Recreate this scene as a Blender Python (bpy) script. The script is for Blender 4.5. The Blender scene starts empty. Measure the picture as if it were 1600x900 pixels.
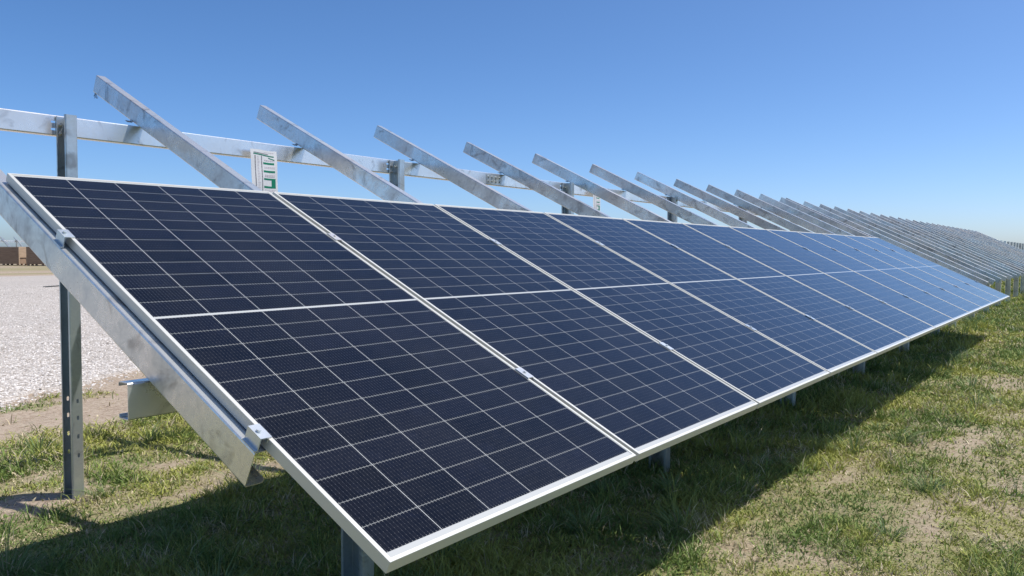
import bpy, math, random
import numpy as np
from mathutils import Vector, Matrix

S = bpy.context.scene
COL = S.collection
R = math.radians

# ------------------------------------------------------------------ camera
CAM = Vector((-1.18521, -1.23451, 0.68839))
YAW, PIT, ROL, FPX = 0.65024, -0.04719, 0.00589, 1220.02
cd = bpy.data.cameras.new('camera')
cam = bpy.data.objects.new('camera', cd)
COL.objects.link(cam)
S.camera = cam
fw = Vector((math.cos(YAW)*math.cos(PIT), math.sin(YAW)*math.cos(PIT), math.sin(PIT)))
rt = Vector((math.sin(YAW), -math.cos(YAW), 0))
up = rt.cross(fw)
r2 = rt*math.cos(ROL) + up*math.sin(ROL)
u2 = -rt*math.sin(ROL) + up*math.cos(ROL)
m = Matrix((r2, u2, -fw)).transposed().to_4x4()
m.translation = CAM
cam.matrix_world = m
cd.sensor_width = 36.0
cd.lens = FPX/1600*36.0
cd.clip_start = 0.05
cd.clip_end = 8000

# ------------------------------------------------------------------ sky, sun, exposure
SUNDIR = Vector((0.335, -0.335, 0.881)).normalized()
EL = math.asin(SUNDIR.z)
AZ = math.atan2(SUNDIR.x, SUNDIR.y)
W = bpy.data.worlds.new('World')
S.world = W
W.use_nodes = True
wn = W.node_tree
sky = wn.nodes.new('ShaderNodeTexSky')
sky.sky_type = 'NISHITA'
sky.sun_disc = False
sky.sun_elevation = EL
sky.sun_rotation = AZ
sky.altitude = 0
sky.air_density = 0.6
sky.dust_density = 1.0
sky.ozone_density = 5.0
hsn = wn.nodes.new('ShaderNodeHueSaturation')
hsn.inputs['Saturation'].default_value = 1.16
hsn.inputs['Value'].default_value = 1.17
wn.links.new(sky.outputs[0], hsn.inputs['Color'])
wn.links.new(hsn.outputs[0], wn.nodes['Background'].inputs[0])
wn.nodes['Background'].inputs[1].default_value = 0.15
sl = bpy.data.lights.new('sun', 'SUN')
sl.energy = 4.9
sl.angle = R(0.53)
sl.color = (1.0, 0.955, 0.88)
so = bpy.data.objects.new('sun', sl)
COL.objects.link(so)
so.rotation_euler = (-SUNDIR).to_track_quat('-Z', 'Y').to_euler()
S.view_settings.view_transform = 'Standard'
S.view_settings.look = 'None'
S.view_settings.exposure = 0.0
S.view_settings.gamma = 1.0
S.cycles.max_bounces = 6
S.cycles.diffuse_bounces = 3
S.cycles.glossy_bounces = 4
S.cycles.transmission_bounces = 2
S.cycles.caustics_reflective = False
S.cycles.caustics_refractive = False

# ------------------------------------------------------------------ constants of the place
TH = 0.44654
CT, ST = math.cos(TH), math.sin(TH)
G = -0.66                       # ground level
PW, PL, GAP = 1.134, 2.235, 0.020
STEP = PW + GAP

# ------------------------------------------------------------------ node helpers
class NT:
    def __init__(s, name):
        s.m = bpy.data.materials.new(name)
        s.m.use_nodes = True
        s.t = s.m.node_tree
        s.b = s.t.nodes['Principled BSDF']
    def n(s, typ, **kw):
        nd = s.t.nodes.new(typ)
        for k, v in kw.items():
            if k.startswith('i_'):
                nd.inputs[k[2:].replace('_', ' ')].default_value = v
            else:
                setattr(nd, k, v)
        return nd
    def l(s, a, b):
        s.t.links.new(a, b)
    def math(s, op, a, b=None, c=None, clamp=False):
        nd = s.t.nodes.new('ShaderNodeMath')
        nd.operation = op
        nd.use_clamp = clamp
        for i, v in enumerate((a, b, c)):
            if v is None: continue
            if isinstance(v, (int, float)): nd.inputs[i].default_value = v
            else: s.l(v, nd.inputs[i])
        return nd.outputs[0]
    def mix(s, f, a, b):
        nd = s.t.nodes.new('ShaderNodeMix')
        nd.data_type = 'RGBA'
        for i, v in ((0, f), (6, a), (7, b)):
            if isinstance(v, (int, float)): nd.inputs[i].default_value = v
            elif isinstance(v, tuple): nd.inputs[i].default_value = (*v, 1)
            else: s.l(v, nd.inputs[i])
        return nd.outputs[2]
    def ramp(s, f, lo, hi, a=0.0, b=1.0):
        nd = s.t.nodes.new('ShaderNodeMapRange')
        s.l(f, nd.inputs[0])
        for i, v in ((1, lo), (2, hi), (3, a), (4, b)): nd.inputs[i].default_value = v
        return nd.outputs[0]
    def noise(s, vec, scale, detail=3, rough=0.55, dist=0.0):
        nd = s.n('ShaderNodeTexNoise')
        nd.inputs['Scale'].default_value = scale
        nd.inputs['Detail'].default_value = detail
        nd.inputs['Roughness'].default_value = rough
        nd.inputs['Distortion'].default_value = dist
        if vec is not None: s.l(vec, nd.inputs['Vector'])
        return nd.outputs['Fac']
    def bump(s, h, strength, dist):
        nd = s.n('ShaderNodeBump')
        nd.inputs['Strength'].default_value = strength
        nd.inputs['Distance'].default_value = dist
        s.l(h, nd.inputs['Height'])
        s.l(nd.outputs[0], s.b.inputs['Normal'])
    def set(s, **kw):
        for k, v in kw.items():
            i = s.b.inputs[k.replace('_', ' ')]
            if isinstance(v, (int, float)): i.default_value = v
            elif isinstance(v, tuple): i.default_value = (*v, 1)
            else: s.l(v, i)
        return s.m

def plain(name, col, rough=0.5, metal=0.0):
    return NT(name).set(Base_Color=col, Roughness=rough, Metallic=metal)

def galvanised(name, lo, hi, rlo=0.28, rhi=0.5, metal=0.9, stretch=(1, 1, 1)):
    t = NT(name)
    tc = t.n('ShaderNodeTexCoord')
    oi = t.n('ShaderNodeObjectInfo')
    off = t.n('ShaderNodeVectorMath', operation='MULTIPLY_ADD')
    mp = t.n('ShaderNodeMapping')
    mp.inputs['Scale'].default_value = stretch
    t.l(tc.outputs['Object'], off.inputs[0])
    off.inputs[1].default_value = (1, 1, 1)
    cmb = t.n('ShaderNodeCombineXYZ')
    rnd = t.math('MULTIPLY', oi.outputs['Random'], 37.0)
    for i in range(3): t.l(rnd, cmb.inputs[i])
    t.l(cmb.outputs[0], off.inputs[2])
    t.l(off.outputs[0], mp.inputs[0])
    v = mp.outputs[0]
    big = t.noise(v, 2.6, 4, 0.6, 0.6)
    mid = t.noise(v, 22, 5, 0.65, 1.2)
    vor = t.n('ShaderNodeTexVoronoi')
    vor.inputs['Scale'].default_value = 95
    t.l(v, vor.inputs['Vector'])
    sp = t.n('ShaderNodeSeparateColor')
    t.l(vor.outputs['Color'], sp.inputs[0])
    a = t.math('MULTIPLY', t.ramp(big, 0.34, 0.66), 0.58)
    b = t.math('MULTIPLY', t.ramp(mid, 0.3, 0.7), 0.30)
    c = t.math('MULTIPLY', sp.outputs[0], 0.12)
    f = t.math('ADD', t.math('ADD', a, b), c)
    # dark smudges and scuffs
    sm = t.noise(v, 5, 3, 0.6, 1.6)
    smf = t.ramp(sm, 0.56, 0.70, 0.0, 0.60)
    tone = t.math('MULTIPLY', oi.outputs['Random'], 0.22)
    # streaks across the member and a slow drift between cool and warm zinc
    mp2 = t.n('ShaderNodeMapping'); mp2.inputs['Scale'].default_value = (1, 1, 0.22)
    t.l(off.outputs[0], mp2.inputs[0])
    strk = t.noise(mp2.outputs[0], 34, 4, 0.6, 0.3)
    f = t.math('ADD', f, t.math('MULTIPLY', t.math('SUBTRACT', strk, 0.5), 0.30), clamp=True)
    drift = t.noise(v, 1.1, 3, 0.5, 0.4)
    col = t.mix(f, lo, hi)
    tint = t.mix(t.ramp(drift, 0.35, 0.65), (0.86, 0.96, 1.0), (1.0, 0.945, 0.89))
    mm = t.n('ShaderNodeMix', data_type='RGBA', blend_type='MULTIPLY'); mm.inputs[0].default_value = 1.0
    t.l(col, mm.inputs[6]); t.l(tint, mm.inputs[7])
    col = mm.outputs[2]
    col = t.mix(smf, col, (lo[0]*0.45, lo[1]*0.42, lo[2]*0.40))
    hs = t.n('ShaderNodeHueSaturation')
    t.l(t.math('ADD', tone, 0.89), hs.inputs['Value'])
    t.l(col, hs.inputs['Color'])
    rr = t.math('ADD', t.ramp(f, 0.15, 0.85, rhi, rlo), 0.0)
    t.bump(t.math('ADD', t.math('MULTIPLY', mid, 0.6), t.math('MULTIPLY', sp.outputs[1], 0.05)), 0.12, 0.0012)
    return t.set(Base_Color=hs.outputs[0], Roughness=rr, Metallic=metal)

M = {}
M['galv'] = galvanised('galvanised_steel', (0.50, 0.505, 0.51), (0.90, 0.90, 0.90), 0.20, 0.40, 0.68)
M['post'] = galvanised('galvanised_post', (0.48, 0.50, 0.50), (0.76, 0.77, 0.76), 0.28, 0.45, 0.72)
M['beam'] = galvanised('galvanised_beam', (0.80, 0.83, 0.86), (0.95, 0.96, 0.97), 0.24, 0.34, 0.72)
M['clamp'] = galvanised('clamp_aluminium', (0.70, 0.71, 0.72), (0.88, 0.88, 0.88), 0.25, 0.38, 0.6)
M['bolt'] = plain('zinc_bolt', (0.62, 0.62, 0.58), 0.28, 0.95)
M['frame'] = NT('anodised_frame').set(Base_Color=(0.70, 0.69, 0.63), Roughness=0.42, Metallic=0.35)
M['backsheet'] = plain('white_backsheet', (0.75, 0.76, 0.76), 0.5)
M['wire'] = plain('dark_tie_wire', (0.10, 0.11, 0.11), 0.5, 0.8)

def cell_material():
    t = NT('solar_cells')
    tc = t.n('ShaderNodeTexCoord')
    sp = t.n('ShaderNodeSeparateXYZ')
    t.l(tc.outputs['Object'], sp.inputs[0])
    x, y = sp.outputs[0], sp.outputs[1]
    x0, x1 = 0.013, PW-0.013
    y0, y1 = 0.028, PL-0.024
    mid = (y0+y1)/2
    half = 0.0055
    px = (x1-x0)/6
    py = ((y1-y0)/2-half)/12
    xr = t.math('DIVIDE', t.math('SUBTRACT', x, x0), px)
    fx = t.math('FRACT', xr)
    dx = t.math('MULTIPLY', t.math('MINIMUM', fx, t.math('SUBTRACT', 1.0, fx)), px)
    ym = t.math('SUBTRACT', t.math('ABSOLUTE', t.math('SUBTRACT', y, mid)), half)
    yr = t.math('DIVIDE', ym, py)
    fy = t.math('FRACT', yr)
    dy = t.math('MULTIPLY', t.math('MINIMUM', fy, t.math('SUBTRACT', 1.0, fy)), py)
    col_gap = t.math('LESS_THAN', dx, 0.0010)
    row_gap = t.math('LESS_THAN', dy, 0.00075)
    mid_gap = t.math('LESS_THAN', ym, 0.0)
    out = t.math('GREATER_THAN', t.math('ABSOLUTE', t.math('SUBTRACT', y, mid)), (y1-y0)/2)
    outx = t.math('GREATER_THAN', t.math('ABSOLUTE', t.math('SUBTRACT', x, PW/2)), (x1-x0)/2)
    # busbars: 16 per cell, running up the slope
    bx = t.math('FRACT', t.math('MULTIPLY', xr, 16.0))
    dbx = t.math('MULTIPLY', t.math('ABSOLUTE', t.math('SUBTRACT', bx, 0.5)), px/16)
    bus = t.math('LESS_THAN', dbx, 0.00042)
    pad_w = t.math('LESS_THAN', dbx, 0.00075)
    pad_y = t.math('LESS_THAN', dy, 0.0048)
    pad = t.math('MULTIPLY', pad_w, pad_y)
    # small solder dots along each busbar
    dots = t.math('MULTIPLY', t.math('LESS_THAN', t.math('ABSOLUTE', t.math('SUBTRACT', t.math('FRACT', t.math('DIVIDE', y, 0.0155)), 0.5)), 0.07), t.math('LESS_THAN', dbx, 0.0008))
    # per cell tone
    oi = t.n('ShaderNodeObjectInfo')
    cc = t.n('ShaderNodeCombineXYZ')
    t.l(t.math('FLOOR', xr), cc.inputs[0])
    t.l(t.math('FLOOR', t.math('DIVIDE', t.math('SUBTRACT', y, mid), py)), cc.inputs[1])
    t.l(t.math('MULTIPLY', oi.outputs['Random'], 91.0), cc.inputs[2])
    wnz = t.n('ShaderNodeTexWhiteNoise')
    t.l(cc.outputs[0], wnz.inputs['Vector'])
    tone = wnz.outputs['Value']
    base = t.mix(tone, (0.0018, 0.0023, 0.0048), (0.0045, 0.0054, 0.0110))
    # fine finger tint and slight cloudiness
    cl = t.noise(tc.outputs['Object'], 14, 4, 0.6)
    base = t.mix(t.ramp(cl, 0.55, 0.75, 0, 0.35), base, (0.009, 0.012, 0.027))
    c = t.mix(t.math('MULTIPLY', bus, 0.85), base, (0.040, 0.043, 0.050))
    c = t.mix(dots, c, (0.085, 0.085, 0.09))
    c = t.mix(pad, c, (0.21, 0.21, 0.20))
    c = t.mix(row_gap, c, (0.25, 0.26, 0.25))
    white = t.math('MAXIMUM', t.math('MAXIMUM', col_gap, mid_gap), t.math('MAXIMUM', out, outx))
    c = t.mix(white, c, (0.47, 0.48, 0.465))
    # dust film
    d1 = t.noise(tc.outputs['Object'], 2.2, 5, 0.6)
    d2 = t.noise(tc.outputs['Object'], 60, 4, 0.7)
    dust = t.math('MULTIPLY', t.ramp(t.math('MULTIPLY', d1, d2), 0.15, 0.5), 0.030)
    c = t.mix(dust, c, (0.45, 0.42, 0.37))
    rg = t.ramp(d1, 0.3, 0.7, 0.10, 0.17)
    t.b.inputs['IOR'].default_value = 1.36
    t.b.inputs['Coat Weight'].default_value = 0.0
    return t.set(Base_Color=c, Roughness=rg)
M['cells'] = cell_material()

# ------------------------------------------------------------------ mesh helpers
class MB:
    def __init__(s): s.v = []; s.f = []; s.sm = False
    def add(s, vs, fs):
        o = len(s.v)
        s.v += [tuple(v) for v in vs]
        s.f += [tuple(i+o for i in f) for f in fs]
        return s
    def box(s, x0, x1, y0, y1, z0, z1, mat=None):
        vs = [Vector((x, y, z)) for z in (z0, z1) for y in (y0, y1) for x in (x0, x1)]
        if mat is not None: vs = [mat @ v for v in vs]
        return s.add(vs, [(0, 2, 3, 1), (4, 5, 7, 6), (0, 1, 5, 4), (2, 6, 7, 3), (0, 4, 6, 2), (1, 3, 7, 5)])
    def section(s, outer, inner, a, b, fn):
        """closed thin section (outer/inner point lists) swept from a to b; fn maps (p, q, t) to a point"""
        n = len(outer)
        ring = outer + inner[::-1]
        k = len(ring)
        vs = [fn(p[0], p[1], a) for p in ring] + [fn(p[0], p[1], b) for p in ring]
        fs = [(i, (i+1) % k, (i+1) % k + k, i+k) for i in range(k)]
        for i in range(n-1):
            fs.append((i, 2*n-1-i, 2*n-2-i, i+1))
            fs.append((k+i, k+i+1, k+2*n-2-i, k+2*n-1-i))
        return s.add(vs, fs)
    def tube(s, pts, r, seg=6):
        pts = [Vector(p) for p in pts]
        rings = []
        for i, p in enumerate(pts):
            d = (pts[min(i+1, len(pts)-1)] - pts[max(i-1, 0)]).normalized()
            a = d.orthogonal().normalized(); b = d.cross(a)
            rings.append([p + (a*math.cos(2*math.pi*k/seg) + b*math.sin(2*math.pi*k/seg))*r for k in range(seg)])
        vs = [v for rg in rings for v in rg]
        fs = []
        for i in range(len(pts)-1):
            for k in range(seg):
                fs.append((i*seg+k, i*seg+(k+1) % seg, (i+1)*seg+(k+1) % seg, (i+1)*seg+k))
        fs.append(tuple(range(seg))[::-1])
        fs.append(tuple(range((len(pts)-1)*seg, len(pts)*seg)))
        return s.add(vs, fs)
    def prism(s, c, axis, r, h, seg=6, rot=0.0):
        axis = Vector(axis).normalized(); a = axis.orthogonal().normalized(); b = axis.cross(a)
        c = Vector(c)
        vs = [c + (a*math.cos(rot+2*math.pi*k/seg) + b*math.sin(rot+2*math.pi*k/seg))*r + axis*t for t in (0, h) for k in range(seg)]
        fs = [(k, (k+1) % seg, (k+1) % seg+seg, k+seg) for k in range(seg)]
        fs += [tuple(range(seg))[::-1], tuple(range(seg, 2*seg))]
        return s.add(vs, fs)
    def mesh(s, name, mat):
        me = bpy.data.meshes.new(name)
        me.from_pydata(s.v, [], s.f)
        me.materials.append(mat)
        import bmesh
        bm = bmesh.new(); bm.from_mesh(me)
        bmesh.ops.recalc_face_normals(bm, faces=bm.faces)
        bm.to_mesh(me); bm.free()
        return me

def link(name, data, parent=None, loc=(0, 0, 0), rot=(0, 0, 0), label=None):
    o = bpy.data.objects.new(name, data)
    COL.objects.link(o)
    o.parent = parent
    o.location = loc
    o.rotation_euler = rot
    if label: o['label'] = label
    return o

def thing(name, label, cat, loc=(0, 0, 0), rot=(0, 0, 0), group=None, data=None, kind=None):
    o = link(name, data, None, loc, rot)
    o['label'] = label
    if cat: o['category'] = cat
    if group: o['group'] = group
    if kind: o['kind'] = kind
    return o

def c_outline(H, B, L, t, r=0.006):
    """lipped channel; web on p=0 from q=0..H, flanges towards +p; returns outer and inner lists"""
    path = [(B, L), (B, 0), (0, 0), (0, H), (B, H), (B, H-L)]
    def off(path, d, rr):
        n = len(path); out = []
        for i in range(n):
            p = Vector(path[i])
            if i == 0 or i == n-1:
                e = (Vector(path[i+1])-p) if i == 0 else (p-Vector(path[i-1]))
                e.normalize(); nn = Vector((-e.y, e.x))
                out.append(tuple(p+nn*d))
            else:
                a = (p-Vector(path[i-1])).normalized(); b = (Vector(path[i+1])-p).normalized()
                na = Vector((-a.y, a.x)); nb = Vector((-b.y, b.x))
                c = p + (na+nb)*d
                if rr <= 0.0005:
                    for _ in range(4): out.append(tuple(c))
                else:
                    s = c - a*rr; e = c + b*rr
                    ctr = s + b*rr
                    for k in range(4):
                        w = (k/3)*math.pi/2
                        out.append(tuple(ctr - b*rr*math.cos(w) + a*rr*math.sin(w)))
        return out
    # path runs so that the left normal points inwards/outwards consistently
    return off(path, 0.0, r), off(path, -t, max(r-t, 0.001))

# check that inner lies inside the channel (the offset sign depends on path direction)
_o, _i = c_outline(0.12, 0.06, 0.015, 0.003)
SGN = -1 if min(p[0] for p in _i) < -0.0001 else 1
if SGN == -1:
    def c_outline(H, B, L, t, r=0.006, _f=c_outline):
        o, _ = _f(H, B, L, t, r)
        path = [(B-t, L), (B-t, t), (t, t), (t, H-t), (B-t, H-t), (B-t, H-L)]
        rr = max(r-t, 0.001)
        out = []
        for i, p in enumerate(path):
            p = Vector(p)
            if i in (0, 5): out.append(tuple(p)); continue
            a = (p-Vector(path[i-1])).normalized(); b = (Vector(path[i+1])-p).normalized()
            s = p - a*rr; ctr = s + b*rr
            for k in range(4):
                w = (k/3)*math.pi/2
                out.append(tuple(ctr - b*rr*math.cos(w) + a*rr*math.sin(w)))
        return o, out

def cut(me, cutters, name):
    """real holes: boolean difference, baked to a new mesh"""
    a = bpy.data.objects.new('tmp_a', me); COL.objects.link(a)
    cm = cutters.mesh('tmp_c', me.materials[0])
    b = bpy.data.objects.new('tmp_b', cm); COL.objects.link(b)
    md = a.modifiers.new('b', 'BOOLEAN'); md.operation = 'DIFFERENCE'; md.object = b; md.solver = 'EXACT'
    dg = bpy.context.evaluated_depsgraph_get()
    res = bpy.data.meshes.new_from_object(a.evaluated_get(dg))
    res.name = name
    bpy.data.objects.remove(a); bpy.data.objects.remove(b)
    bpy.data.meshes.remove(cm)
    return res if len(res.polygons) > 8 else me

# ------------------------------------------------------------------ noise for the terrain
rng = np.random.default_rng(7)
_tab = rng.random((256, 256))
def vnoise(x, y, s):
    x = np.asarray(x)*s + 31.7; y = np.asarray(y)*s + 17.3
    xi = np.floor(x).astype(int); yi = np.floor(y).astype(int)
    fx = x-xi; fy = y-yi
    fx = fx*fx*(3-2*fx); fy = fy*fy*(3-2*fy)
    g = lambda a, b: _tab[a % 256, b % 256]
    return (g(xi, yi)*(1-fx)+g(xi+1, yi)*fx)*(1-fy) + (g(xi, yi+1)*(1-fx)+g(xi+1, yi+1)*fx)*fy
def fbm(x, y, s, o=4):
    t = 0; a = 0.5; n = 0
    for _ in range(o):
        t = t+a*vnoise(x, y, s); n += a; s *= 2.1; a *= 0.55
    return t/n
def sstep(a, b, x):
    t = np.clip((x-a)/(b-a), 0, 1); return t*t*(3-2*t)
def gravel_edge(x):
    x = np.asarray(x, dtype=float)
    base = np.where(x < 1.5, 6.35+0.04*(x-1.5), 6.4+0.52*(x-1.5))
    base = np.where(x > 7, 6.4+0.52*5.5+0.02*(x-7), base)
    return base + 0.5*(fbm(x, x*0+3, 0.9)-0.5) + 0.12*(fbm(x, x*0+9, 6)-0.5)
BARE = [(5.2, -0.45, .9, .35), (8.3, -0.4, 1.2, .35), (3.2, -0.62, .5, .22), (4.1, -0.85, .9, .32), (2.2, 0.05, .35, .18),
        (2.3, -0.3, .28, .2), (1.6, 2.9, .35, .12), (0.45, 3.25, .45, .28), (0.75, 3.3, .2, .15), (1.2, 2.75, .6, .08), (0.9, 3.7, .3, .15), (0.5, 4.4, .5, .2), (1.35, 3.35, .25, .1),
        (6.6, -0.9, 1.0, .3), (3.9, 0.0, .5, .14)]
def cover(x, y):
    """share of the soil covered by grass, 0..1"""
    x = np.asarray(x, dtype=float); y = np.asarray(y, dtype=float)
    n = fbm(x, y, 1.3) ; n2 = fbm(x+50, y, 4.5)
    k = 0.62*n+0.38*n2
    c = sstep(0.24, 0.46, k)*0.42+0.58
    for bx, by, sx, sy in BARE:
        d = ((x-bx)/sx)**2+((y-by)/sy)**2
        c = c*(1-(0.95 if by > 2.5 else 0.74)*np.exp(-d*1.1)*sstep(0.30, 0.62, n2+0.08))
    # denser towards the far right field
    far = sstep(6, 14, x)*sstep(3.5, 1.5, y)
    c = c+(1-c)*far*0.75
    # worn strip in front of the gravel
    st = sstep(4.45, 5.1, y+0.9*(n2-0.5))
    c = c*(1-st) + st*(0.02+0.75*sstep(0.56, 0.68, k))
    st2 = sstep(0, 0.5, y-gravel_edge(x))
    c = c*(1-st2)
    ff = sstep(40, 44, y)
    c = c+(1-c)*ff*sstep(0.45, 0.62, fbm(x*0.2, y, 0.4))*0.8
    return np.clip(c, 0, 1)
def height(x, y):
    return 0.035*(fbm(x, y, 1.1)-0.5)+0.016*(fbm(x+9, y, 7)-0.5)

# ------------------------------------------------------------------ ground
xs = np.concatenate([-np.geomspace(3000, 3.2, 26), np.arange(-3, 16, 0.10), np.arange(16, 45, 0.5), np.geomspace(46, 4000, 26)])
ys = np.concatenate([-np.geomspace(3000, 4.2, 26), np.arange(-4, 10.4, 0.10), np.arange(10.5, 45, 0.6), np.geomspace(46, 4000, 30)])
XX, YY = np.meshgrid(xs, ys)
fade = np.exp(-(np.hypot(XX, YY)/60)**2)
ZZ = G + height(XX, YY)*fade
nx, ny = len(xs), len(ys)
def grid_mesh(name, XX, YY, ZZ, mat):
    ny, nx = XX.shape
    me = bpy.data.meshes.new(name)
    me.vertices.add(nx*ny)
    me.vertices.foreach_set('co', np.stack([XX, YY, ZZ], -1).ravel().astype(np.float32))
    i = np.arange((ny-1)*(nx-1)); r = i//(nx-1); c = i % (nx-1)
    a = r*nx+c
    q = np.stack([a, a+1, a+nx+1, a+nx], -1).ravel()
    me.loops.add(len(q)); me.loops.foreach_set('vertex_index', q)
    me.polygons.add(len(i)); me.polygons.foreach_set('loop_start', np.arange(len(i))*4)
    me.polygons.foreach_set('use_smooth', np.ones(len(i), dtype=bool))
    me.update(calc_edges=True)
    me.materials.append(mat)
    return me

def soil_material():
    t = NT('soil')
    tc = t.n('ShaderNodeTexCoord'); P = tc.outputs['Object']
    at = t.n('ShaderNodeAttribute', attribute_name='cover')
    cov = at.outputs['Fac']
    n1 = t.noise(P, 1.7, 5, 0.6); n2 = t.noise(P, 26, 6, 0.7); n3 = t.noise(P, 130, 3, 0.6)
    soil = t.mix(t.ramp(n1, 0.3, 0.7), (0.30, 0.225, 0.165), (0.42, 0.335, 0.255))
    soil = t.mix(t.ramp(n2, 0.35, 0.7), soil, (0.45, 0.37, 0.29))
    soil = t.mix(t.ramp(n2, 0.52, 0.36, 0, 0.6), soil, (0.20, 0.14, 0.09))
    thatch = t.mix(t.ramp(n3, 0.35, 0.65), (0.15, 0.135, 0.06), (0.36, 0.32, 0.18))
    green = t.mix(t.ramp(n2, 0.3, 0.7), (0.15, 0.165, 0.05), (0.30, 0.295, 0.105))
    veg = t.mix(t.ramp(t.noise(P, 9, 4, 0.6), 0.4, 0.62), thatch, green)
    f = t.math('ADD', t.ramp(cov, 0.15, 0.9, 0.0, 0.85), t.math('MULTIPLY', t.math('SUBTRACT', n2, 0.5), 0.9), clamp=True)
    col = t.mix(f, soil, veg)
    h = t.math('ADD', t.math('MULTIPLY', n2, 0.7), t.math('MULTIPLY', n3, 0.3))
    t.bump(h, 0.7, 0.02)
    return t.set(Base_Color=col, Roughness=0.95, Specular_IOR_Level=0.2)
gm = grid_mesh('ground', XX, YY, ZZ, soil_material())
at = gm.attributes.new('cover', 'FLOAT', 'POINT')
CV = cover(XX, YY)
farmask = np.clip((np.hypot(XX, YY)-45)/60, 0, 1)
CV = CV*(1-farmask)+0.7*farmask
at.data.foreach_set('value', CV.ravel().astype(np.float32))
thing('ground', 'dry sandy ground with patchy grass reaching to the horizon', None, kind='structure', data=gm)

# ------------------------------------------------------------------ gravel pad
def gravel_material(base):
    t = NT('pale_gravel')
    tc = t.n('ShaderNodeTexCoord'); P = tc.outputs['Object']
    v = t.n('ShaderNodeTexVoronoi'); v.inputs['Scale'].default_value = 36; t.l(P, v.inputs['Vector'])
    sp = t.n('ShaderNodeSeparateColor'); t.l(v.outputs['Color'], sp.inputs[0])
    c = t.mix(sp.outputs[0], (0.41, 0.37, 0.33), (0.62, 0.575, 0.53))
    c = t.mix(t.ramp(v.outputs['Distance'], 0.35, 0.75, 0, 0.45), c, (0.26, 0.21, 0.17))
    n = t.noise(P, 0.35, 4, 0.6)
    c = t.mix(t.ramp(n, 0.35, 0.7, 0, 0.35), c, (0.56, 0.49, 0.42))
    t.bump(t.math('SUBTRACT', 1.0, v.outputs['Distance']), 0.8, 0.03)
    return t.set(Base_Color=c, Roughness=0.9)
M['gravel'] = gravel_material(0.6)
gx = np.concatenate([np.arange(-30, -1, 1.0), np.arange(-1, 14, 0.06), np.arange(14, 70, 1.0)])
ed = gravel_edge(gx)
vv = np.linspace(0, 1, 60)**1.6
far_y = 40.8+0.8*(fbm(gx, gx*0, 0.3)-0.5)
GX = np.repeat(gx[None, :], 60, 0)
GY = ed[None, :]+(far_y-ed)[None, :]*vv[:, None]
GZ = G+height(GX, GY)*np.exp(-(np.hypot(GX, GY)/60)**2)+0.022
GZ[0, :] -= 0.035
GZ[-1, :] -= 0.035
thing('gravel_pad', 'pale crushed gravel yard behind the tall posts', None, kind='structure', data=grid_mesh('gravel_pad', GX, GY, GZ, M['gravel']))

def batch_mesh(name, verts, faces, mat, cols=None, smooth=False):
    """verts (N,k,3) template copies; faces list of index tuples (tri/quad) valid for one copy"""
    N, k, _ = verts.shape
    me = bpy.data.meshes.new(name)
    me.vertices.add(N*k); me.vertices.foreach_set('co', verts.reshape(-1).astype(np.float32))
    loop = np.concatenate([np.array(f) for f in faces]); sz = np.array([len(f) for f in faces])
    L = (loop[None, :]+(np.arange(N)*k)[:, None]).ravel()
    me.loops.add(len(L)); me.loops.foreach_set('vertex_index', L)
    st = np.concatenate([[0], np.cumsum(sz)[:-1]])
    me.polygons.add(N*len(faces))
    me.polygons.foreach_set('loop_start', (st[None, :]+(np.arange(N)*len(loop))[:, None]).ravel())
    me.polygons.foreach_set('use_smooth', np.full(N*len(faces), smooth, dtype=bool))
    me.update(calc_edges=True)
    if cols is not None:
        a = me.attributes.new('tint', 'FLOAT_COLOR', 'POINT')
        c = np.concatenate([cols, np.ones((N, 1))], 1)
        a.data.foreach_set('color', np.repeat(c, k, 0).ravel().astype(np.float32))
    me.materials.append(mat)
    return me

def tint_material(name, rough, spec=0.3, trans=0.0):
    t = NT(name)
    at = t.n('ShaderNodeAttribute', attribute_name='tint')
    if trans:
        # thin leaves: part of the light goes through
        d = t.n('ShaderNodeBsdfTranslucent'); t.l(at.outputs['Color'], d.inputs[0])
        mx = t.n('ShaderNodeMixShader'); mx.inputs[0].default_value = trans
        t.l(t.b.outputs[0], mx.inputs[1]); t.l(d.outputs[0], mx.inputs[2])
        t.l(mx.outputs[0], t.t.nodes['Material Output'].inputs[0])
    return t.set(Base_Color=at.outputs['Color'], Roughness=rough, Specular_IOR_Level=spec)

# loose stones
def stones(name, label, pts, size, lo, hi, mat):
    N = len(pts)
    base = np.array([(1, 0, 0), (0, 1, 0), (-1, 0, 0), (0, -1, 0), (.55, .55, .6), (-.55, .55, .65), (-.5, -.55, .6), (.55, -.5, .65), (0, 0, 1.0)], float)
    fs = [(0, 1, 4), (1, 2, 5), (2, 3, 6), (3, 0, 7), (1, 5, 4), (2, 6, 5), (3, 7, 6), (0, 4, 7), (4, 5, 8), (5, 6, 8), (6, 7, 8), (7, 4, 8)]
    v = base[None]*(1+0.35*(rng.random((N, 9, 3))-0.5))
    a = rng.random(N)*6.283; ca, sa = np.cos(a), np.sin(a)
    sc = size*(0.5+rng.random(N)**1.5)
    v = v*np.stack([sc*(0.8+0.6*rng.random(N)), sc, sc*0.75], -1)[:, None]
    x = v[..., 0]*ca[:, None]-v[..., 1]*sa[:, None]; y = v[..., 0]*sa[:, None]+v[..., 1]*ca[:, None]
    v = np.stack([x, y, v[..., 2]], -1)+pts[:, None, :]
    t = rng.random((N, 1)); cols = np.array(lo)*(1-t)+np.array(hi)*t
    cols *= (0.85+0.3*rng.random((N, 1)))
    thing(name, label, 'gravel', data=batch_mesh(name, v, fs, mat, cols), kind='stuff')
M['stone'] = tint_material('stone', 0.85)
N = 110000
dd = 7.4+26*rng.random(N)**1.9
aa = YAW+R(17)+rng.random(N)*R(22)
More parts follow.
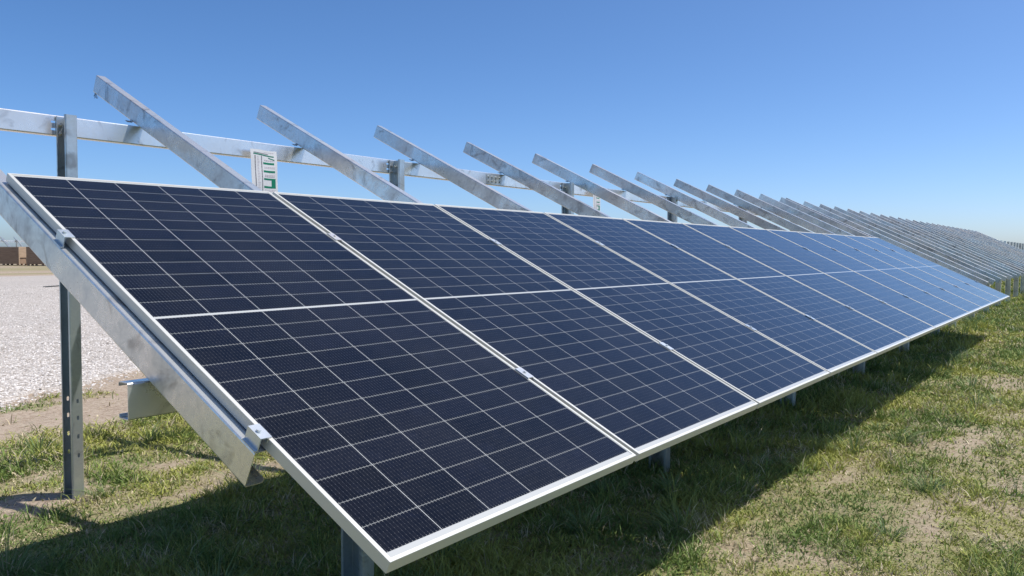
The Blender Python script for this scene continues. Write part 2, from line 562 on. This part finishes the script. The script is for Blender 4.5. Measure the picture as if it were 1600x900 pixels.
px_ = CAM.x+dd*np.cos(aa); py_ = CAM.y+dd*np.sin(aa)
e = gravel_edge(px_)
k = (py_ > e-0.02-0.35*rng.random(N)**4) & (py_ < 40)
px_, py_ = px_[k], py_[k]
inside = py_ > gravel_edge(px_)+0.05
pz_ = G+height(px_, py_)*np.exp(-(np.hypot(px_, py_)/60)**2)+np.where(inside, 0.018, -0.004)
stones('loose_gravel', 'pale angular stones lying over the gravel yard', np.stack([px_, py_, pz_], -1), 0.0125, (0.30, 0.26, 0.22), (0.76, 0.72, 0.68), M['stone'])

# ------------------------------------------------------------------ grass
M['grass'] = tint_material('grass_blades', 0.6, 0.18, 0.16)
def grass(N, hlo, hhi, wlo, wstretch, p, lean, seedshift, rmin=1.0, rmax=70.0, tuft=None):
    # distance from the photographer's side, log-like distribution
    u = rng.random(N)
    d = (rmin**p+u*(rmax**p-rmin**p))**(1/p)
    a = YAW+R(-46)+rng.random(N)*R(92)
    x = CAM.x+d*np.cos(a); y = CAM.y+d*np.sin(a)
    if tuft:
        cell = tuft*np.maximum(1, d/9)
        cx = np.floor(x/cell); cy = np.floor(y/cell)
        hx = (np.sin(cx*127.1+cy*311.7+seedshift)*43758.5453) % 1; hy = (np.sin(cx*269.5+cy*183.3+seedshift)*43758.5453) % 1
        pull = 0.80
        tx = (cx+0.2+0.6*hx)*cell; ty = (cy+0.2+0.6*hy)*cell
        ox, oy = x-tx, y-ty
        x = tx+ox*(1-pull)*1.4; y = ty+oy*(1-pull)*1.4
        lx, ly = ox/cell, oy/cell
    cv = cover(x, y)
    keep = (rng.random(N) < (np.clip(cv, 0.0, 1)**0.45 if lean > 3 else cv**1.15)) & (y < gravel_edge(x)+0.05) & (y > -40)
    if tuft:
        hsel = (np.sin(cx*12.9898+cy*78.233+seedshift*3)*43758.5453) % 1
        keep &= hsel < (0.17 if tuft > 0.2 else 0.45)
        lx, ly, hsel = lx[keep], ly[keep], hsel[keep]
    x, y, d, cv = x[keep], y[keep], d[keep], cv[keep]
    n = len(x)
    z = G+height(x, y)*np.exp(-(np.hypot(x, y)/60)**2)-0.004
    far = np.maximum(1.0, d/4.0)
    shade_tall = 1.0+0.35*sstep(0.0, 0.8, y)*sstep(3.2, 2.2, y)
    h = (hlo+(hhi-hlo)*rng.random(n)**1.6)*(0.6+0.5*cv)*shade_tall*np.minimum(far, 1.05 if tuft else 1.5)
    h = h*(0.65+0.95*sstep(0.42, 0.66, fbm(x+7, y+3, 2.8)))
    w = wlo*(0.7+0.6*rng.random(n))*far**wstretch
    az = rng.random(n)*6.283
    ln = lean*(0.35+rng.random(n))
    if tuft:
        az = np.arctan2(ly, lx)+0.5*(rng.random(n)-0.5); ln = lean*(0.3+1.6*np.hypot(lx, ly))
    dx, dy = np.cos(az)*ln*h, np.sin(az)*ln*h
    fa = rng.random(n)*6.283
    wx, wy = np.cos(fa)*w/2, np.sin(fa)*w/2
    tilt = 1/np.sqrt(1+ln**2)
    v = np.zeros((n, 5, 3))
    v[:, 0] = np.stack([x-wx, y-wy, z], -1); v[:, 1] = np.stack([x+wx, y+wy, z], -1)
    mx, my, mz = x+dx*0.38, y+dy*0.38, z+h*tilt*0.62
    v[:, 2] = np.stack([mx+wx*0.85, my+wy*0.85, mz], -1); v[:, 3] = np.stack([mx-wx*0.85, my-wy*0.85, mz], -1)
    v[:, 4] = np.stack([x+dx, y+dy, z+h*tilt], -1)
    # colours
    tone = fbm(x+20, y+5, 1.6); t2 = fbm(x, y+70, 5)
    yel = np.array((0.385, 0.400, 0.105)); grn = np.array((0.170, 0.245, 0.068)); blu = np.array((0.24, 0.31, 0.17)); dry = np.array((0.58, 0.50, 0.33))
    f = sstep(0.38, 0.62, tone+0.25*(rng.random(n)-0.5))[:, None]
    c = yel*(1-f)+grn*f
    if tuft and tuft > 0.2: c = grn*0.55+blu*0.45+0*c
    dr = (rng.random(n) < np.clip(0.12+1.3*(t2-0.47)+0.35*(0.6-cv), 0.04, 0.7)*(0.35 if tuft else 1.0)*(2.6 if lean > 3 else 1.15))
    c = np.where(dr[:, None], dry*(0.7+0.5*rng.random((n, 1))), c)
    c = c*(0.7+0.6*rng.random((n, 1)))
    return v, c
gs = [grass(680000, 0.018, 0.060, 0.0044, 0.95, 0.38, 0.8, 1.0),
      grass(850000, 0.012, 0.034, 0.0085, 0.95, 0.36, 1.5, 2.0),
      grass(650000, 0.010, 0.026, 0.0028, 0.95, 0.36, 3.8, 3.0),
      grass(330000, 0.035, 0.085, 0.0038, 0.9, 0.42, 0.9, 5.0, tuft=0.11),
      grass(200000, 0.06, 0.13, 0.0036, 0.9, 0.42, 1.0, 9.0, tuft=0.30)]
gv = np.concatenate([g[0] for g in gs]); gc = np.concatenate([g[1] for g in gs])
thing('grass', 'short patchy green and straw coloured grass around the racks', 'grass', kind='stuff',
      data=batch_mesh('grass', gv, [(0, 1, 2, 3), (3, 2, 4)], M['grass'], gc))
print('grass blades', len(gv))

# small clods and pebbles on the bare soil
N = 26000
d = (1.2**.6+rng.random(N)*(22**.6-1.2**.6))**(1/.6); a = YAW+R(-44)+rng.random(N)*R(88)
x = CAM.x+d*np.cos(a); y = CAM.y+d*np.sin(a)
k = (rng.random(N) > cover(x, y)*1.1) & (y < gravel_edge(x)); x, y = x[k], y[k]
stones('soil_crumbs', 'small dry clods and pebbles scattered over the bare soil', np.stack([x, y, G+height(x, y)-0.002], -1), 0.0062, (0.26, 0.19, 0.13), (0.52, 0.43, 0.34), M['stone'])

# ------------------------------------------------------------------ shared steel members
RH, RB, RLIP, RT = 0.108, 0.056, 0.014, 0.0025        # rafter channel
RS0, RS1 = 0.485, 4.105                                # along the slope from the panels' low edge
def rafter_mesh(flip=False):
    """local: x along row, y up the slope, z normal; web at x=0, flanges towards +x; top at z=0"""
    o, i = c_outline(RH, RB, RLIP, RT)
    mb = MB()
    mb.section(o, i, 0.0, RS1-RS0, lambda p, q, t: Vector((p, t, q-RH)))
    return mb.mesh('rafter', M['galv'])
RAFTER = rafter_mesh()
# a shallow lap line / end plate marks handled by real bits: a cleat under the rafter at each beam
def cleat_mesh():
    mb = MB()
    # angle cleat: one leg against the web (outside face), one on the beam's top flange
    mb.box(-0.032, -0.0005, -0.012, 0.012, -RH-0.0045, -RH-0.0010)
    mb.box(-0.0040, -0.0008, -0.012, 0.012, -RH-0.0010, -RH+0.008)
    return mb.mesh('cleat', M['galv'])
CLEAT = cleat_mesh()

PH, PB = 0.120, 0.060
def post_mesh(height_, holes=True, topslots=True, below=0.25):
    """local: base at z=0; web at +x side, open towards -x; far flange at y=PH"""
    o, i = c_outline(PH, PB, 0.016, 0.003, 0.007)
    mb = MB()
    mb.section(o, i, -below, height_, lambda p, q, t: Vector((PB-p, q, t)))
    me = mb.mesh('post', M['post'])
    if holes:
        c = MB()
        for z in (0.233, 0.336, 0.437, 0.528):
            Mx = Matrix.Translation((0.033, 0, z))
            for yy in (-0.01, PH-0.01):
                vs = []
                for k in range(12):
                    w = 2*math.pi*k/12
                    vs.append((0.0065*math.cos(w), (0.0125-0.0065)*(1 if math.sin(w) >= 0 else -1)+0.0065*math.sin(w)))
                c.add([Vector((0.033+q[0], yy, z+q[1])) for q in vs]+[Vector((0.033+q[0], yy+0.02, z+q[1])) for q in vs],
                      [tuple(range(12)), tuple(range(12, 24))[::-1]]+[(k, (k+12), (k+1) % 12+12, (k+1) % 12) for k in range(12)])
        me = cut(me, c, 'post')
    return me
REAR_H = 1.395-G
FRONT_H = 0.292-G
POST_REAR = post_mesh(REAR_H)
POST_REAR_FAR = post_mesh(REAR_H, holes=False)
POST_FRONT = post_mesh(FRONT_H, holes=False)
def bolts_mesh(z):
    mb = MB()
    mb.prism((0, 0, 0), (0, -1, 0), 0.0125, 0.0022, 14)
    mb.prism((0, -0.002, 0), (0, -1, 0), 0.0105, 0.0085, 6, 0.3)
    mb.prism((0, -0.010, 0), (0, -1, 0), 0.0055, 0.010, 8)
    return mb.mesh('bolt', M['bolt'])
BOLT = bolts_mesh(0)

BH, BB, BLIP = 0.108, 0.055, 0.013
def beam_mesh(x0, x1, posts, splices=(), slots=True):
    """local to rack origin along x; web at y=0 facing -y, flanges towards +y, top at z=0"""
    o, i = c_outline(BH, BB, BLIP, 0.0028, 0.006)
    mb = MB()
    mb.section(o, i, x0, x1, lambda p, q, t: Vector((t, p, q-BH)))
    me = mb.mesh('beam', M['beam'])
    if slots:
        c = MB()
        for px in posts:
            for dz in (-0.036, -0.075):
                c.box(px-0.034, px-0.012, -0.01, 0.012, dz-0.006, dz+0.006)
        me = cut(me, c, 'beam')
    return me
def splice_mesh():
    mb = MB()
    mb.box(-0.11, 0.11, -0.0045, -0.0010, -0.092, -0.016)
    for i in range(4):
        for j in range(2):
            x = -0.083+i*0.0555; z = -0.036-j*0.038
            mb.prism((x, -0.0045, z), (0, -1, 0), 0.0115, 0.002, 12)
            mb.prism((x, -0.0065, z), (0, -1, 0), 0.0095, 0.007, 6)
    return mb
SPL = splice_mesh().mesh('splice_plate', M['post'])

def end_clamp_mesh():
    """z-shaped end clamp, local frame of the rafter: panel frame edge at x=0 (x>0 is the panel), frame top z=+0.0"""
    mb = MB()
    L = 0.030
    h = 0.036
    mb.box(-0.034, -0.0215, -L, L, -h+0.001, -h+0.004)          # foot
    mb.box(-0.0245, -0.0215, -L, L, -h+0.004, 0.004)            # outer wall
    mb.box(-0.0215, -0.0030, -L, L, 0.001, 0.004)               # top
    mb.box(-0.0030, -0.0005, -L, L, -0.012, 0.004)              # inner wall
    mb.box(-0.0005, 0.0090, -L, L, 0.0015, 0.0040)              # lip over the frame
    mb.prism((-0.0125, 0, 0.004), (0, 0, 1), 0.0085, 0.0015, 14)
    mb.prism((-0.0125, 0, 0.0055), (0, 0, 1), 0.0065, 0.006, 12)
    return mb.mesh('end_clamp', M['clamp'])
def mid_clamp_mesh():
    mb = MB()
    L = 0.034
    mb.box(-0.0185, 0.0185, -L, L, 0.0012, 0.0042)
    mb.box(-0.0075, -0.0050, -L, L, -0.030, 0.0012)
    mb.box(0.0050, 0.0075, -L, L, -0.030, 0.0012)
    mb.prism((0, 0, 0.0042), (0, 0, 1), 0.0080, 0.0015, 14)
    mb.prism((0, 0, 0.0057), (0, 0, 1), 0.0060, 0.005, 6)
    return mb.mesh('mid_clamp', M['clamp'])
ECL, MCL = end_clamp_mesh(), mid_clamp_mesh()

def slope_pt(x, t, n):
    return Vector((x, t*CT-n*ST, t*ST+n*CT))
YUP, YLO = 3.27, 0.98
ZUP = slope_pt(0, (YUP+(-0.145)*ST)/CT, -0.145).z - 0.004
ZLO = slope_pt(0, (YLO+(-0.145)*ST)/CT, -0.145).z - 0.004

def rack(label, group, rafters, post_x, beam_x, origin, dz=None, clamps=(), splices=(), detail=True, far=False):
    ox, oy, oz = origin
    root = thing('mounting_rack', label, 'rack', (ox+post_x[0], oy+YLO, G+oz), group=group)
    base = Vector((post_x[0], YLO, G))
    L = lambda x, y, z: Vector((x, y, z))-base
    for px in post_x:
        p = link('rear_post', POST_REAR if detail else POST_REAR_FAR, root, L(px-0.012, YUP-PH-0.001, G))
        if not far:
            for dz_ in (0.045, 0.091): link('bolt', BOLT, p, (0.026, PH-0.003, REAR_H-dz_))
        p = link('front_post', POST_FRONT, root, L(px-0.012, YLO-PH-0.001, G))
        if not far:
            for dz_ in (0.035, 0.081): link('bolt', BOLT, p, (0.026, PH-0.003, FRONT_H-dz_))
    for nm, yy, zz, x0, x1 in (('upper_beam', YUP, ZUP, beam_x[0], beam_x[1]), ('lower_beam', YLO, ZLO, beam_x[0], beam_x[1])):
        me = beam_mesh(x0, x1, post_x, slots=detail)
        b = link(nm, me, root, L(0, yy, zz))
        for sx in splices:
            link('splice_plate', SPL, b, (sx, 0, 0))
    for i, x in enumerate(rafters):
        z = dz[i] if dz else 0.0
        jr = random.Random(i*7+int(x))
        sp = slope_pt(x+(jr.uniform(-0.006, 0.006) if i else 0), RS0+(jr.uniform(-0.013, 0.013) if i else 0), -0.037)
        r = link('rafter', RAFTER, root, L(sp.x, sp.y, sp.z+z), (TH, 0, 0))
        if not far:
            for yy, zz in ((YUP, ZUP),):
                t = (yy+0.028+(-0.145)*ST)/CT
                link('cleat', CLEAT, r, (0, t-RS0, 0))
        if i < len(clamps) and clamps[i]:
            for t in (0.515, 1.700):
                if clamps[i] == 'end0': link('end_clamp', ECL, r, (0.030, t-RS0, 0.037), label='end clamp holding the outer edge of the first panel')
                elif clamps[i] == 'end1': 
                    e = link('end_clamp', ECL, r, (13*0+clamp_end_dx, t-RS0, 0.037), (0, 0, math.pi))
                else: link('mid_clamp', MCL, r, (0.020, t-RS0, 0.037))
    return root

# height offsets of each joint (the racking is not perfectly straight)
JZ = [0.0015, 0.0065, 0.0045, 0.0055, 0.003, 0.003, 0.004, 0.003, 0.003, 0.003, 0.003, 0.002, 0.003]
r1 = [n*STEP-0.030 for n in range(13)]
r1[12] = 12*STEP-0.055
clamp_end_dx = 12*STEP-GAP-r1[12]
posts1 = [0.70+2.44*k for k in range(6)]
rack('long galvanised steel rack in the foreground carrying the solar panels', 'steel racks in the near row', r1, posts1, (-0.085, 13.93),
     (0, 0, 0), JZ, ['end0']+['mid']*11+['end1'], splices=(4.45, 10.6))
r2 = [14.04+1.13*k for k in range(25)]
posts2 = [14.62+2.44*k for k in range(11)]
rack('bare galvanised rack without panels, standing just beyond the last solar panel', 'steel racks in the near row', r2, posts2, (13.99, 41.28),
     (0, 0, 0), [0.01+0.0015*k for k in range(25)], detail=False, splices=(19.6, 26.0, 32.4))

# ------------------------------------------------------------------ solar panels
def frame_mesh():
    """local: x 0..PW, y 0..PL up the slope, top z=0"""
    mb = MB()
    D, lip, th = 0.033, 0.0105, 0.0022
    # mitred hollow frame: profile (a = inward, z)
    prof = [(0.0006, -D), (0, -D+0.0006), (0, -0.0008), (0.0008, 0), (lip, 0), (lip, -0.0018), (th, -0.0075), (th, -D+th), (0.026, -D+th), (0.026, -D)]
    k = len(prof)
    corner = [((0, 0), (1, 1)), ((PW, 0), (-1, 1)), ((PW, PL), (-1, -1)), ((0, PL), (1, -1))]
    vs = []
    for (cx, cy), (sx, sy) in corner:
        for a, z in prof: vs.append((cx+sx*a, cy+sy*a, z))
    fs = []
    for c in range(4):
        for i in range(k):
            fs.append((c*k+i, ((c+1) % 4)*k+i, ((c+1) % 4)*k+(i+1) % k, c*k+(i+1) % k))
    return mb.add(vs, fs).mesh('frame', M['frame'])
FRAME = frame_mesh()
gl = MB().add([(0.0100, 0.0100, -0.0016), (PW-0.0100, 0.0100, -0.0016), (PW-0.0100, PL-0.0100, -0.0016), (0.0100, PL-0.0100, -0.0016)], [(0, 1, 2, 3)])
GLASS = bpy.data.meshes.new('cell_glass')
mbx = MB().box(0.0098, PW-0.0098, 0.0098, PL-0.0098, -0.0050, -0.0016)
GLASS = mbx.mesh('cell_glass', M['cells'])
BACK = MB().box(0.0100, PW-0.0100, 0.0100, PL-0.0100, -0.0060, -0.0054).mesh('back_sheet', M['backsheet'])
jb = MB()
jb.box(-0.05, 0.05, -0.03, 0.03, -0.024, -0.0064)
JB = jb.mesh('junction_box', plain('black_plastic', (0.02, 0.02, 0.02), 0.5))
ordn = ['nearest solar panel, cut off by nothing, with end clamps along its left edge', 'second solar panel from the near left end', 'third solar panel from the near left end', 'fourth solar panel from the near left end',
        'fifth solar panel from the near left end', 'sixth solar panel from the near left end', 'seventh solar panel from the near left end, sixth from the far end',
        'eighth solar panel from the near left end, fifth from the far end', 'fourth solar panel from the far right end of the row', 'third solar panel from the far right end of the row',
        'second solar panel from the far right end of the row', 'farthest solar panel, at the right tip of the row beside the bare rack']
ordn[0] = 'nearest and largest solar panel, dark, with end clamps along its free left edge'
for n in range(12):
    z0, z1 = JZ[n], JZ[n+1]
    p = thing('solar_panel', ordn[n], 'solar panel', (n*STEP, 0, z0), (TH, 0, 0), 'solar panels mounted side by side on the near rack')
    roll = -math.atan((z1-z0)/STEP)
    p.rotation_euler = (Matrix.Rotation(roll, 3, 'Y') @ Matrix.Rotation(TH, 3, 'X')).to_euler()
    link('frame', FRAME, p)
    link('cell_glass', GLASS, p)
    link('back_sheet', BACK, p)
    for cx in (0.25, 0.567, 0.88): link('junction_box', JB, p, (cx, PL/2, 0))

# ------------------------------------------------------------------ posts of the next, unfinished table
for k in range(16):
    x = 45.2+1.9*k
    thing('steel_post', 'bare steel post in the far line, seen past the right end of the racks', 'post', (x, 3.15, G), group='bare posts beyond the racks', data=POST_REAR_FAR)

# ------------------------------------------------------------------ printed sheets hanging from the upper beam
M['paper'] = NT('white_sheet').set(Base_Color=(0.82, 0.82, 0.82), Roughness=0.55)
M['green'] = plain('green_print', (0.0, 0.22, 0.12), 0.5)
M['greyprint'] = plain('grey_print', (0.20, 0.18, 0.19), 0.6)
M['pinkprint'] = plain('faint_print', (0.55, 0.45, 0.50), 0.6)
def sheet(label, x, z_top, w, h, rotz, y=3.235):
    root = thing('printed_sheet', label, 'sign', (x, y, z_top-h), (0, 0, rotz), 'printed sheets hanging from the upper beam')
    def surf(u, v):      # u 0..1 left to right, v 0..1 top to bottom
        bend = 0.002*math.sin(u*4.2+0.6)+0.003*math.sin(v*2.6)*(0.3+u*0.7)+0.0012*math.sin(v*9+u*5)
        lean = 0.010*v
        return Vector(((u-0.5)*w*(1-0.03*v)+lean, -0.012-bend, h*(1-v)+0.0015*math.sin(u*7)))
    nu, nv = 16, 20
    mb = MB()
    f = []; vs = []
    for s in (0, 0.0006):
        for j in range(nv+1):
            for i in range(nu+1):
                q = surf(i/nu, j/nv); vs.append(q+Vector((0, s, 0)))
    K = (nu+1)*(nv+1)
    for j in range(nv):
        for i in range(nu):
            a = j*(nu+1)+i
            f.append((a, a+1, a+nu+2, a+nu+1)); f.append((K+a, K+a+nu+1, K+a+nu+2, K+a+1))
    for i in range(nu):
        f.append((i, K+i, K+i+1, i+1)); a = nv*(nu+1)+i; f.append((a, a+1, K+a+1, K+a))
    for j in range(nv):
        a = j*(nu+1); f.append((a, a+nu+1, K+a+nu+1, K+a)); a += nu; f.append((a, K+a, K+a+nu+1, a+nu+1))
    mb.add(vs, f)
    link('sheet', mb.mesh('sheet', M['paper']), root)
    def mark(mb, u0, u1, v0, v1, dv=0.0):
        n = 8
        q = []
        for i in range(n+1):
            u = u0+(u1-u0)*i/n
            q.append((u, v0+dv*i/n)); 
        lo = [(u, v+(v1-v0)) for u, v in q]
        vs = [surf(*a)+Vector((0, -0.0007, 0)) for a in q]+[surf(*a)+Vector((0, -0.0007, 0)) for a in lo]
        mb.add(vs, [(i, i+1, n+2+i, n+1+i) for i in range(n)])
    g = MB()
    mark(g, 0.10, 0.88, 0.085, 0.110, 0.035)
    mark(g, 0.66, 0.90, 0.155, 0.178, 0.04)
    mark(g, 0.46, 0.88, 0.275, 0.320)
    mark(g, 0.46, 0.90, 0.460, 0.505)
    mark(g, 0.46, 0.76, 0.640, 0.680)
    mark(g, 0.46, 0.76, 0.820, 0.865)
    mark(g, 0.76, 0.92, 0.640, 0.700)
    mark(g, 0.76, 0.92, 0.700, 0.780)
    mark(g, 0.76, 0.92, 0.780, 0.865)
    link('green_print', g.mesh('green_print', M['green']), root)
    d = MB()
    for uu in (0.155, 0.40):
        v = 0.14
        rr = random.Random(int(uu*100))
        while v < 0.93:
            hgt = 0.006+0.012*rr.random()
            mark(d, uu-0.016, uu+0.018, v, v+hgt); v += hgt+0.004+0.006*rr.random()
    mark(d, 0.11, 0.66, 0.062, 0.074, 0.02)
    link('text_print', d.mesh('text_print', M['greyprint']), root)
    k = MB()
    rr = random.Random(4)
    for vv_ in (0.045, 0.215, 0.235, 0.375, 0.40, 0.56, 0.585, 0.60, 0.90, 0.93):
        u = 0.50
        while u < 0.88:
            ww = 0.02+0.05*rr.random()
            mark(k, u, min(u+ww, 0.9), vv_, vv_+0.010, 0.0); u += ww+0.02
    for v0 in np.arange(0.16, 0.92, 0.035):
        mark(k, 0.235, 0.235+0.10*(0.5+rr.random()*0.5), v0, v0+0.006)
    link('fine_print', k.mesh('fine_print', M['pinkprint']), root)
sheet('white printed sheet with green bars, hanging above the joint of the first two panels', 1.955, 1.345, 0.205, 0.285, 0.0)
sheet('small distant white sheet with green marks, half hidden between bare rafters', 6.19, 1.345, 0.17, 0.235, R(3))

# ------------------------------------------------------------------ tangle of tie wire on the first free rafter's end
mb = MB()
rr = random.Random(3)
e0 = slope_pt(STEP-0.030, RS1-0.004, -0.143)+Vector((0, 0, JZ[1]))
for a in range(9):
    p = Vector((rr.uniform(-0.004, 0.004), rr.uniform(-0.012, 0.0), rr.uniform(-0.004, 0.002)))
    d1 = Vector((rr.uniform(-0.5, 0.5), rr.uniform(-0.3, 0.9), rr.uniform(-1, 0.2))).normalized()
    q = p+d1*rr.uniform(0.02, 0.038)
    r_ = q+Vector((rr.uniform(-0.3, 0.3), rr.uniform(-0.6, 0.6), rr.uniform(-0.8, 0.3)))*0.018
    mb.tube([p, (p+q)/2+Vector((0, 0, 0.002)), q, r_], 0.0010, 5)
thing('tie_wire', 'small tangle of dark wire on the upper end of the nearest protruding rafter', 'wire', e0, data=mb.mesh('tie_wire', M['wire']))

# ------------------------------------------------------------------ timber crates beyond the gravel
def wood(name, a, b):
    t = NT(name)
    tc = t.n('ShaderNodeTexCoord')
    mp = t.n('ShaderNodeMapping'); mp.inputs['Scale'].default_value = (1, 1, 12)
    t.l(tc.outputs['Object'], mp.inputs[0])
    n = t.noise(mp.outputs[0], 2.0, 5, 0.6)
    return t.set(Base_Color=t.mix(t.ramp(n, 0.3, 0.7), a, b), Roughness=0.8)
M['wood'] = wood('shade_toned_boards', (0.22, 0.14, 0.09), (0.36, 0.25, 0.17))  # crate sides and pallet: shade painted in as a darker board colour
M['wood2'] = wood('sun_toned_boards', (0.36, 0.25, 0.16), (0.48, 0.35, 0.24))  # same timber for ends and lid, sunlight painted in as a paler colour
CL, CW, CH = 2.35, 1.15, 1.46
def crate_parts():
    b = MB()
    z = 0.16
    for i in range(8):
        h = (CH-0.16-0.03)/8
        for s in (-1, 1):
            b.box(-CL/2, CL/2, s*CW/2-0.012, s*CW/2+0.012, z+i*h, z+(i+1)*h-0.012)
    b.box(-CL/2+0.02, CL/2-0.02, -CW/2+0.03, CW/2-0.03, 0.17, CH-0.04)
    e = MB()
    for s in (-1, 1):
        for w in (-1, 1):
            e.box(s*(CL/2+0.025)-0.02, s*(CL/2+0.025)+0.02, w*(CW/2-0.06)-0.07, w*(CW/2-0.06)+0.07, 0.13, CH-0.03)
        e.box(s*(CL/2+0.022)-0.018, s*(CL/2+0.022)+0.018, -CW/2+0.13, CW/2-0.13, 0.62, CH-0.10)
        e.box(s*(CL/2+0.026)-0.018, s*(CL/2+0.026)+0.018, -CW/2+0.13, CW/2-0.13, CH-0.12, CH-0.03)
    l = MB()
    l.box(-CL/2-0.03, CL/2+0.03, -CW/2-0.03, CW/2+0.03, CH-0.03, CH)
    p = MB()
    for w in (-0.5, 0, 0.5):
        p.box(-CL/2, CL/2, w*(CW-0.12)-0.05, w*(CW-0.12)+0.05, 0.0, 0.03)
        for q in (-0.5, 0, 0.5):
            p.box(q*(CL-0.16)-0.07, q*(CL-0.16)+0.07, w*(CW-0.12)-0.05, w*(CW-0.12)+0.05, 0.03, 0.13)
    p.box(-CL/2, CL/2, -CW/2, CW/2, 0.13, 0.155)
    return b.mesh('crate_side', M['wood']), e.mesh('crate_end', M['wood2']), l.mesh('crate_lid', M['wood2']), p.mesh('pallet', M['wood'])
CP = crate_parts()
dE = Vector((math.cos(R(-52)), math.sin(R(-52)), 0)); nE = Vector((math.cos(R(-142)), math.sin(R(-142)), 0))
A = Vector((23.87, 65.97, G))-dE*CL/2-nE*CW/2
B = Vector((23.95, 64.6, G))+dE*CL/2-nE*CW/2
for c, lab in ((A, 'leftmost brown timber crate, its paler end turned to the sun'),
               (B, 'brown timber crate right of the first one, partly hidden by the steel rafter')):
    o = thing('wooden_crate', lab, 'crate', c, (0, 0, R(-52)), 'timber crates beyond the gravel')
    for me in CP: link(me.name, me, o)
# torn wrap lying beside the first crate
mb = MB()
rr = random.Random(8)
for i in range(7):
    x, y = rr.uniform(-0.5, 0.5), rr.uniform(-0.2, 0.2)
    pts = [(x+0.16*math.cos(a)*rr.uniform(.6, 1.3), y+0.12*math.sin(a)*rr.uniform(.6, 1.3), 0.03+rr.random()*0.03) for a in np.linspace(0, 6.283, 8)[:-1]]
    n = len(pts)
    mb.add([(x, y, 0.16+0.1*rr.random())]+pts, [(0, 1+k, 1+(k+1) % n) for k in range(n)]+[tuple(range(n, 0, -1))])
thing('plastic_wrap', 'crumpled white wrapping lying at the foot of the left crate', 'wrap', Vector((22.3, 66.0, G)), data=mb.mesh('plastic_wrap', M['paper']))

# ------------------------------------------------------------------ distant racks behind the crates
def far_rack(y0, x0, n, label):
    root = rack(label, 'far racks behind the crates', [x0+1.13*k for k in range(n)], [x0+0.6+2.44*k for k in range(int(n*1.13/2.44))],
                (x0-0.1, x0+1.13*n), (0, y0, 0), detail=False, far=True)
far_rack(74, 20, 26, 'distant steel rack directly behind the timber crates')
far_rack(82, 23, 26, 'distant steel rack, second line behind the timber crates')
far_rack(90, 26, 26, 'distant steel rack, third line behind the timber crates')
# a dry stick on the gravel
mb = MB().tube([(0, 0, 0.0), (0.5, 0.05, 0.03), (1.1, -0.02, 0.02), (1.7, 0.03, 0.05)], 0.022, 6)
thing('stick', 'thin dark stick lying on the pale gravel behind the left post', 'stick', (10.3, 27.6, G+0.035), (0, 0, R(-24)), data=mb.mesh('stick', M['wire']))
